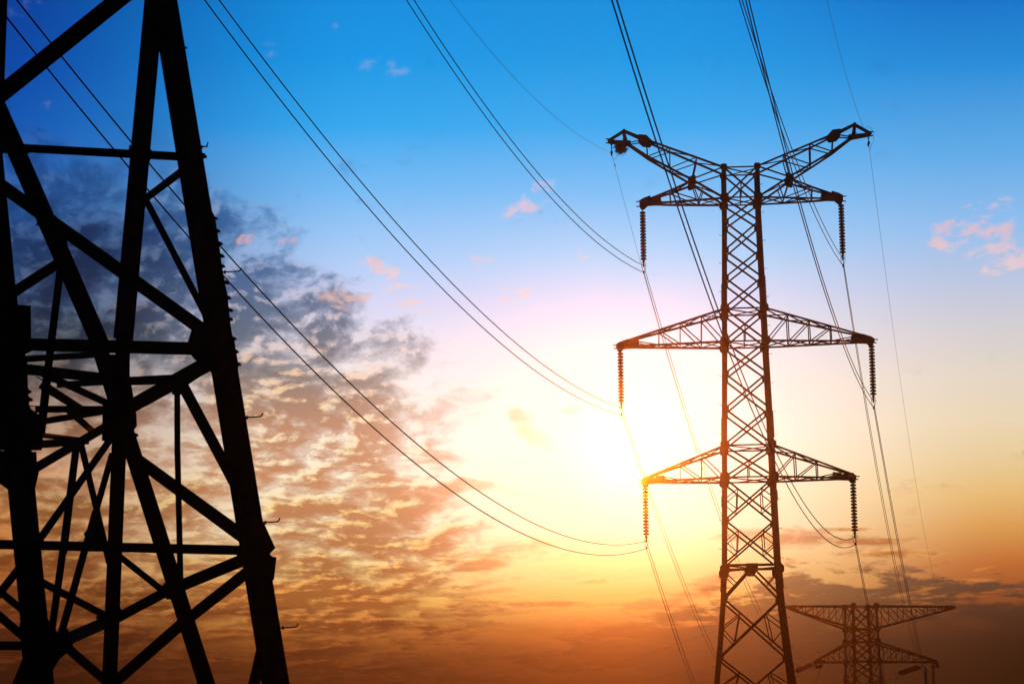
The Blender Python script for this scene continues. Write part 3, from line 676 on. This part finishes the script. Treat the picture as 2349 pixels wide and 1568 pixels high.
for px, lab in ((1765, 'hanging insulator string under the far tower right arm, left one of the near pair'), (1856, 'hanging insulator string nearest the far tower right arm tip')):
    x_, y_ = (3100 + px * .34057) / 1.7437, (2350 + 905 * .34057) / 1.7437
    p = at(x_, y_, 271.2); string_between(p, p - Vector((0, 0, 2.6)), 15, lab, double=False)
# end-on strings that pull towards the big tower
LD = Vector((-sin(.19), -cos(.19), -.1))
for e_, z_, lab in [(-5.3, 12.0, 'stubby end-on insulator string at the far tower left arm tip, outer one of two'), (-4.85, 12.0, 'stubby end-on insulator string at the far tower left arm tip, inner one of two'),
                    (8.15, 11.95, 'round end-on insulator string below the far tower right arm end, inner one of two'), (8.65, 12.0, 'round end-on insulator string below the far tower right arm end, outermost')]:
    p = far(e_, z_ - .1, -.3); string_between(p, p + LD * 2.6, 15, lab, double=False)
# square hoop hanging under the left arm
bm = bmesh.new(); c = far(-3.85, 12.1)
tube(bm, [c + FE * x + Vector((0, 0, z)) for x, z in ((0, 0), (0, -.18), (-.18, -.2), (-.18, -.62), (.18, -.62), (.18, -.2), (0, -.18))], .016, 5)
tagm(link('hanging_bracket', bm, STEEL), 'small square wire frame hanging under the far tower left arm', 'bracket')

# ------------------------------------------------------------------ conductors
def wire(label, P, r, group, name='conductor', cat='power line wire'):
    bm = bmesh.new(); tube(bm, P, r, 6); return tagm(link(name, bm, WIRE, smooth=True), label, cat, group)
def near_wire(label, P0, slp, cv, r, L=124, n=90):
    # parabolic span from the big tower back over the camera, along the common line direction
    wire(label, [P0 + Vector((sin(-.2) * s, -cos(.2) * s, slp * s + cv * s * s)) for s in [L * i / n for i in range(n + 1)]], r, 'wires of the span passing over the camera')
NEAR = {'A0': (-.1296, .002145, 'upper wire of the twin pair from the top edge to the topmost left insulator'), 'A1': (-.1332, .002211, 'lower wire of the twin pair from the top edge to the topmost left insulator'),
        'B0': (-.0912, .001766, 'upper wire of the twin pair sweeping from the top edge to the middle left insulator'), 'B1': (-.1001, .001872, 'lower wire of the twin pair sweeping from the top edge to the middle left insulator'),
        'C0': (-.1250, .002130, 'upper wire of the pair passing behind the near tower to the lowest left insulator'), 'C1': (-.1360, .002238, 'lower wire of the pair passing behind the near tower to the lowest left insulator'),
        'D0': (-.1103, .001799, 'upper thin wire of the pair curving from the top edge to the topmost right insulator'), 'D1': (-.1164, .001929, 'lower thin wire of the pair curving from the top edge to the topmost right insulator'),
        'E0': (-.0795, .002147, 'right-hand thick wire of the pair from the top edge to the middle right insulator'), 'E1': (-.0738, .002031, 'left-hand thick wire of the pair from the top edge to the middle right insulator'),
        'F0': (-.1226, .002511, 'upper of two thick wires crossing the big tower to the lowest right insulator'), 'F1': (-.1249, .002541, 'lower of two thick wires crossing the big tower to the lowest right insulator')}
for k, (s_, c_, lab) in NEAR.items():
    P0 = CAPS[k[0]][int(k[1])]; near_wire(lab, P0, s_, c_, .018)
GLp = mw(-6.43, 0, 31.82); GRp = mw(6.45, 0, 31.95)
near_wire('single thin earth wire sagging from the top edge to the left horn tip', GLp, -.1823, .002454, .008)
near_wire('single thin earth wire from the top edge to the right horn tip', mw(6.4, 0, 32.3), -.1405, .002887, .008)
def far_wire(label, P0, P1, r, cv=.00115, n=70, group='wires of the span beyond the big tower'):
    d = P1 - P0; s = sqrt(d.x ** 2 + d.y ** 2); sl_ = (d.z - cv * s * s) / s
    return wire(label, [P0 + Vector((d.x * t, d.y * t, (sl_ * s * t + cv * s * s * t * t))) for t in [i / n for i in range(n + 1)]], r, group)
FARW = {'A0': (-5.1, 12.1, 'upper thin wire passing behind the big tower body down to the far tower left arm'), 'A1': (-5.5, 12.0, 'lower thin wire passing behind the big tower body down to the far tower left arm'),
        'B0': (-7.0, 4.8, 'right-hand wire of the pair from the middle left insulator behind the lowest left arm'), 'B1': (-7.5, 5.1, 'left-hand wire of the pair from the middle left insulator behind the lowest left arm'),
        'C0': (-8.4, -.7, 'right-hand wire of the pair leaving the lowest left insulator for the bottom edge'), 'C1': (-9.0, -.85, 'left-hand wire of the pair leaving the lowest left insulator for the bottom edge'),
        'D0': (8.5, 11.6, 'right-hand wire of the pair from the topmost right insulator to the far tower'), 'D1': (8.2, 11.7, 'left-hand wire of the pair from the topmost right insulator to the far tower'),
        'E0': (12.2, -.3, 'right-hand wire of the pair from the middle right insulator past the far tower'), 'E1': (11.8, .3, 'left-hand wire of the pair from the middle right insulator past the far tower'),
        'F0': (7.7, 4.7, 'right-hand wire of the pair from the lowest right insulator to the far tower body'), 'F1': (7.3, 4.5, 'left-hand wire of the pair from the lowest right insulator to the far tower body')}
for k, (e_, z_, lab) in FARW.items(): far_wire(lab, CAPS[k[0]][int(k[1])], far(e_, z_, -.3), .0165)
far_wire('very thin earth wire from the left horn tip to the far tower left tip', GLp, far(-8.7, 18.3), .008)
far_wire('very thin earth wire from the right horn tip down to the far tower right tip', GRp, far(10.5, 18.4), .008, cv=.00118)
def out_wire(label, P0, slp, cv, r, L=100, az=-1.2):
    wire(label, [P0 + Vector((sin(az) * s, cos(az) * s, slp * s + cv * s * s)) for s in [L * i / 40 for i in range(41)]], r, 'wires leaving the far tower to the left')
out_wire('faint earth wire slanting down left from the far tower left tip', far(-8.6, 18.4), -.3149, .0012, .010)
out_wire('faint earth wire slanting down left from the far tower right tip', far(10.9, 18.1), -.298, .0012, .010)
out_wire('upper wire leaving the tilted left insulator of the far tower', sL1 + Vector((0, 0, .1)), -.10, .0012, .016)
out_wire('lower wire leaving the tilted left insulator of the far tower', sL1 - Vector((.1, 0, .35)), -.10, .0012, .016)
out_wire('upper wire leaving the tilted right insulator of the far tower', sR1 + Vector((0, 0, .05)), -.12, .0012, .016)
out_wire('lower wire leaving the tilted right insulator of the far tower', sR1 - Vector((-.1, 0, .45)), -.12, .0012, .016)
def zz5(x, y, Y): return at((3100 + x * .34057) / 1.7437, (2350 + y * .34057) / 1.7437, Y)
def smooth(P, n=6):
    P = [Vector(p) for p in P]; Q = [P[0]] + P + [P[-1]]; out = []
    for i in range(1, len(Q) - 2):
        for k in range(n):
            t = k / n; a, b, c, d = Q[i - 1], Q[i], Q[i + 1], Q[i + 2]
            out.append(.5 * ((2 * b) + (c - a) * t + (2 * a - 5 * b + 4 * c - d) * t * t + (3 * b - a - 3 * c + d) * t ** 3))
    return out + [P[-1]]
def loop(pts, label, r=.014, Y=268.5):
    bm = bmesh.new(); tube(bm, smooth([zz5(x, y, Y + .25 * i) for i, (x, y) in enumerate(pts)]), r, 5)
    tagm(link('jumper_wire', bm, WIRE, smooth=True), label, 'jumper wire', 'slack jumpers on the far tower')
loop([(535, 905), (520, 985), (495, 1060), (455, 1128), (400, 1200)], 'left strand of the jumper pair dropping from the far tower left arm')
loop([(527, 905), (525, 985), (505, 1060), (470, 1140), (420, 1215)], 'right strand of the jumper pair dropping from the far tower left arm')
loop([(380, 958), (430, 963), (480, 950), (525, 925)], 'shallow jumper loop beneath the tilted left insulator of the far tower')
loop([(185, 232), (215, 290), (250, 315), (270, 295), (262, 250), (235, 215)], 'thin wire loop hanging at the far tower left tip', .010)
loop([(2015, 270), (2018, 310), (2040, 340), (2075, 345), (2098, 320), (2102, 255)], 'thin wire loop hanging at the far tower right tip', .010, 272)
loop([(1780, 950), (1800, 962), (1830, 965), (1850, 950)], 'short slack wire between the two hanging insulators of the far tower', .010, 271)
loop([(1435, 1005), (1412, 1010), (1425, 1050), (1445, 1060), (1450, 1010)], 'small wire frame at the end of the tilted right insulator', .02)
loop([(1412, 1060), (1418, 1100), (1440, 1128), (1470, 1160)], 'thin jumper dropping below the end of the tilted right insulator', .011)

# ------------------------------------------------------------------ near tower on the left, about 25 m away
root3 = thing('transmission_tower', 'massive black nearby pylon filling the left edge, with step bolts along its leg', 'pylon', at(330, 2100, 26), 'lattice towers of the power line')
base3 = root3.location.copy()
zA = lambda x, y: (x * .57389 / 1.7437, y * .57389 / 1.7437)
zB = lambda x, y: (x * .57389 / 1.7437, (900 + y * .57389) / 1.7437)
zC = lambda x, y: (x * .59553 / 1.7437, (1800 + y * .59553) / 1.7437)
def near_bar(name, p, Yp, q, Yq, w, parent=None, dpt=1.0, flip=1, ext=0.0):
    """bar of projected width w (measured pixels) joining two joints of the near tower"""
    a, b = at(*p, Yp), at(*q, Yq)
    if ext: d = (b - a).normalized() * ext; a = a - d; b = b + d
    Ym = (Yp + Yq) / 2; wm = w * Ym / FPX; n = (CAMP - (a + b) / 2).normalized()
    bm = bmesh.new(); angle(bm, a - base3, b - base3, wm, n, t=max(.008, wm * .12), flip=flip, deep=dpt)
    return link(name, bm, STEEL, parent or root3)
L3, L6, L2, L5 = 25.0, 25.5, 28.0, 26.8
def m3(y):                                     # leg centrelines as functions of measured height
    return (376 + .1612 * y if y < 342 else 431 + (y - 342) * .1645)
leg3 = near_bar('leg', (376 - .1612 * 330, -330), L3 + .6, (720, 2105), L3, 62, dpt=.9)
leg2 = near_bar('leg', (390, -400), L2, (283, 776), L2, 46)
leg2b = near_bar('leg', (283, 776), L2, (232, 2040), L2, 34, ext=.05)
leg6 = near_bar('leg', (-33, 265), L6, (144, 2105), L6, 62)
leg6u = near_bar('leg', (-12, 260), L6, (10, -330), L6, 40)
leg5 = near_bar('leg', (-30, 192), L6, (228, 784), L5, 43, ext=.06)
leg5b = near_bar('leg', (220, 772), L5, (640, 2090), L3 + .3, 38, ext=.05)
B = lambda p, Yp, q, Yq, w, nm='brace', ext=0.0: near_bar(nm, p, Yp, q, Yq, w, ext=ext)
B(zA(1110, -230), L3, (-40, 250), L6, 41)                                  # big diagonal to the top
B((20, 338), L6, (430, 360), L3, 20, 'strut')
B(zA(1300, 1170), L3, zA(1000, 1395), L2, 18)
B(zA(1005, 1370), L2, zB(1450, 655), L3, 16)
B((0, 423), L6, zB(1420, 735), L3, 31)
B((10, 684), L6, zB(430, 250), L5, 25)
B(zB(420, 310), L5, zB(335, 1000), L6, 18); B(zB(335, 1000), L6, zB(285, 1450), L6, 20)
B(zB(80, 828), L6, zB(1420, 862), L3, 30, 'strut')
B(zB(140, 935), L6, zB(740, 898), L2, 15)
B(zB(150, 1000), L6, zB(900, 1085), L2, 24)
B(zB(860, 1088), L2, zB(1260, 1070), L3, 21)
B(zB(1450, 965), L3, zB(900, 1270), L2, 34)
B(zB(250, 1010), L6, zB(780, 1255), L2, 17)
B(zB(400, 1112), L6, zB(840, 1088), L2, 14)
B(zB(290, 1110), L6, zB(590, 1300), L2, 20)
B(zB(250, 1282), L6, zB(820, 1282), L2, 16)
B(zB(270, 1372), L6, zB(800, 1285), L2, 15)
B(zB(480, 1290), L6, zB(650, 1440), L2, 16)
B(zB(255, 1458), L6, zB(520, 1490), L2, 12)
B(zB(250, 1690), L6, zB(770, 1385), L2, 21)
B(zB(240, 1530), L6, zB(620, 1500), L2, 18)
B(zB(1270, 1110), L3, zB(1690, 1900), L3, 26, ext=.05)
B(zB(1235, 1130), L3, (407, 1042), L3, 14); B((407, 1030), L3, zC(1213, 900), L3, 14)
B(zC(880, 30), L2, zC(1640, 585), L3, 29)
B((-30, 1247), L6, zC(1640, 671), L3, 22, 'strut')
B(zC(1680, 715), L3, zC(1150, 935), L5, 28)
B(zC(1130, 940), L5, zC(740, 1150), L2, 23); B(zC(740, 1140), L2, zC(380, 1300), L6, 28)
B(zC(790, 700), L2, zC(1105, 950), L5, 15)
B(zC(1690, 795), L3, zC(1200, 1180), L5, 26); B(zC(1260, 1130), L5, zC(720, 1600), L2, 26)
B(zC(400, 1280), L6, zC(760, 1590), L2, 21)
B(zC(520, -90), L2, zC(430, 640), L6, 18); B(zC(430, 620), L6, zC(345, 1230), L6, 17)
B(zC(545, -40), L2, zC(735, 760), L2, 15)
B(zC(755, 20), L2, zC(638, 430), L2 + .2, 15); B(zC(642, 410), L2, zC(400, 1270), L6, 17)
B(zC(770, -115), L2, zC(265, 600), L6, 17)
B(zC(150, 765), L6, zC(-60, 1030), L6, 19); B(zC(-40, 915), L6, zC(150, 1070), L6, 17); B(zC(-40, 1080), L6, zC(170, 1260), L6, 20)
B(zC(-60, 1310), L6, zC(250, 1310), L6, 20, 'strut')
B(zC(290, 890), L6, zC(730, 1120), L2, 17)
B(zC(1790, 1200), L3, zC(1690, 1640), L3, 26)
B((560, 1700), L3, (150, 1990), L6, 24); B((100, 1640), L6, (420, 1990), L3, 24); B((60, 1700), L6, (620, 1700), L3, 22, 'strut')
for x0, x1 in ((250, 150), (190, 470)): pass
# gusset plates where members meet
def near_plate(pts, Y, name='gusset_plate'):
    P = [at(*p, Y) - base3 for p in pts]; n = (CAMP - at(*pts[0], Y)).normalized()
    bm = bmesh.new(); plate(bm, P, n, .016); return link(name, bm, STEEL, root3)
near_plate([zB(1335, 730), zB(1420, 690), zB(1600, 720), zB(1640, 1000), zB(1475, 1035), zB(1440, 970), zB(1360, 940), zB(1330, 905), zB(1180, 885), zB(1180, 830), zB(1310, 812)], L3 - .02)
near_plate([zB(1180, 1050), zB(1370, 945), zB(1420, 1040), zB(1300, 1120), zB(1290, 1180), zB(1200, 1180)], L3 - .03)
near_plate([zA(-60, 700), zA(45, 725), zA(30, 790), zA(80, 812), zA(165, 1000), zA(210, 1070), zA(40, 1070), zA(-60, 1060)], L6 - .02)
near_plate([zA(895, 1100), zA(900, 1010), zA(1060, 1045), zA(1045, 1130)], L2 - .02)
near_plate([zB(705, 900), zB(905, 900), zB(905, 1050), zB(950, 1310), zB(955, 1400), zB(930, 1430), zB(925, 1490), zB(960, 1568), zB(710, 1500), zB(715, 1250), zB(755, 1200), zB(750, 1110)], L2 - .03)
near_plate([zB(390, 40), zB(250, 0), zA(270, 1530), zA(390, 1500), zB(470, 120), zB(480, 200), zB(380, 260)], L5 - .02)
near_plate([zC(1580, 480), zC(1720, 440), zC(1770, 480), zC(1850, 655), zC(1812, 695), zC(1830, 712), zC(1858, 718), zC(1840, 870), zC(1700, 900), zC(1640, 800), zC(1590, 705), zC(1610, 630)], L3 - .03)
near_plate([zC(1090, 905), zC(1160, 830), zC(1240, 860), zC(1225, 960), zC(1240, 1000), zC(1120, 1000), zC(1070, 955)], L5 - .02)
near_plate([zC(710, 1090), zC(760, 1000), zC(830, 1085), zC(800, 1160), zC(800, 1200), zC(705, 1215), zC(640, 1115)], L2 - .02)
near_plate([zC(130, 1160), zC(320, 1130), zC(390, 1225), zC(455, 1195), zC(495, 1322), zC(400, 1400), zC(300, 1568), zC(80, 1568), zC(150, 1400)], L6 - .03)
near_plate([zC(-20, 0), zC(245, 10), zC(250, 110), zC(262, 150), zC(250, 200), zC(236, 255), zC(50, 262), zC(0, 225), zC(-20, 215)], L6 - .03)
near_plate([zB(-20, 500), zB(120, 500), zB(125, 555), zB(215, 560), zB(218, 785), zB(240, 870), zB(175, 900), zB(190, 940), zB(195, 1130), zB(208, 1160), zB(196, 1185), zB(220, 1210), zB(202, 1240), zB(215, 1280), zB(290, 1330), zB(300, 1480), zB(290, 1568), zB(-20, 1568)], L6 - .04)
near_plate([zC(560, 560), zC(595, 520), zC(625, 440), zC(665, 440), zC(700, 560), zC(710, 620), zC(570, 620), zC(578, 590)], L2 - .05)
# small bolts showing along the edges of the right leg
def near_bolt(x, y, Y, ln=9, hh=6, dx=1, dy=.35):
    p = at(x, y, Y) - base3; k = Y / FPX; d = (_R * dx + _U * -dy).normalized(); u = Vector((0, 0, 1))
    bm = bmesh.new(); tube(bm, [p - d * 12 * k, p + d * ln * .55 * k], hh * .55 * k, 6); tube(bm, [p + d * ln * .4 * k, p + d * ln * k], hh * .3 * k, 6); link('bolt', bm, STEEL, root3)
for (x, y) in [(1500, 1520)]: near_bolt(*zA(x, y), L3 - .05, 8)
near_bolt(*zA(1284, 330), L3, 8); near_bolt(*zA(1410, 1085), L3, 11, 13)
for (x, y) in [(1515, 40), (1532, 128), (1545, 215), (1548, 285), (1578, 400), (1590, 505), (1605, 592), (1604, 655), (1628, 790), (1644, 880), (1660, 968)]: near_bolt(*zB(x, y), L3, 7.5, 8.5)
near_bolt(*zB(950, 1462), L2, 5, 8); near_bolt(*zB(205, 1160), L6, 5, 8); near_bolt(*zB(215, 1215), L6, 5, 8)
# bowed flange plates carrying the bolts
near_plate([zA(1470, 1460), zA(1500, 1510), zB(1530, 150), zB(1548, 290), zB(1568, 400), zB(1585, 480), zB(1606, 680), zB(1560, 680), zB(1480, 0)], L3 - .01, 'splice_plate')
near_plate([zB(1610, 760), zB(1632, 790), zB(1660, 960), zB(1660, 1010), zB(1600, 1010), zB(1580, 760)], L3 - .01, 'splice_plate')
# step bolts: long pegs with upturned ends
for (x, y, L_) in [zB(1560, 328) + (126,), zB(1715, 1340) + (118,), zC(1775, 485) + (108,), zC(1893, 1192) + (114,), zA(1400, 1024) + (50,), (m3(1700) + 30, 1700, 108), (m3(1950) + 30, 1950, 108)]:
    k = L3 / FPX * .33; p = at(x, y, L3) - base3; a = _R
    bm = bmesh.new(); tube(bm, smooth([p - a * 60 * k, p + a * 40 * k + _U * 3 * k, p + a * L_ * .82 * k + _U * 8 * k, p + a * L_ * .93 * k + _U * 15 * k, p + a * L_ * k + _U * 32 * k], 4), 5.2 * k, 7)
    tube(bm, [p + a * 1 * k, p + a * 14 * k], 13 * k, 8); link('step_bolt', bm, STEEL, root3)

# ------------------------------------------------------------------ haze: thin even scattering volume, added for orange sun glare over the towers
HZ = bpy.data.materials.new('haze'); HZ.use_nodes = True; t = HZ.node_tree; t.nodes.clear()
pv = t.nodes.new('ShaderNodeVolumePrincipled'); om = t.nodes.new('ShaderNodeOutputMaterial'); t.links.new(pv.outputs[0], om.inputs['Volume'])
pv.inputs['Color'].default_value = (1.0, .80, .60, 1); pv.inputs['Density'].default_value = 1.25e-4; pv.inputs['Anisotropy'].default_value = .98
bm = bmesh.new(); boxf(bm, Vector((-400, -150, -16.5)), Vector((800, 0, 0)), Vector((0, 500, 0)), Vector((0, 0, 16.5 + 42)))
hz = link('haze', bm, HZ); hz['kind'] = 'stuff'; hz['label'] = 'thin warm haze added over the field for orange sun glare'; hz['category'] = 'haze'
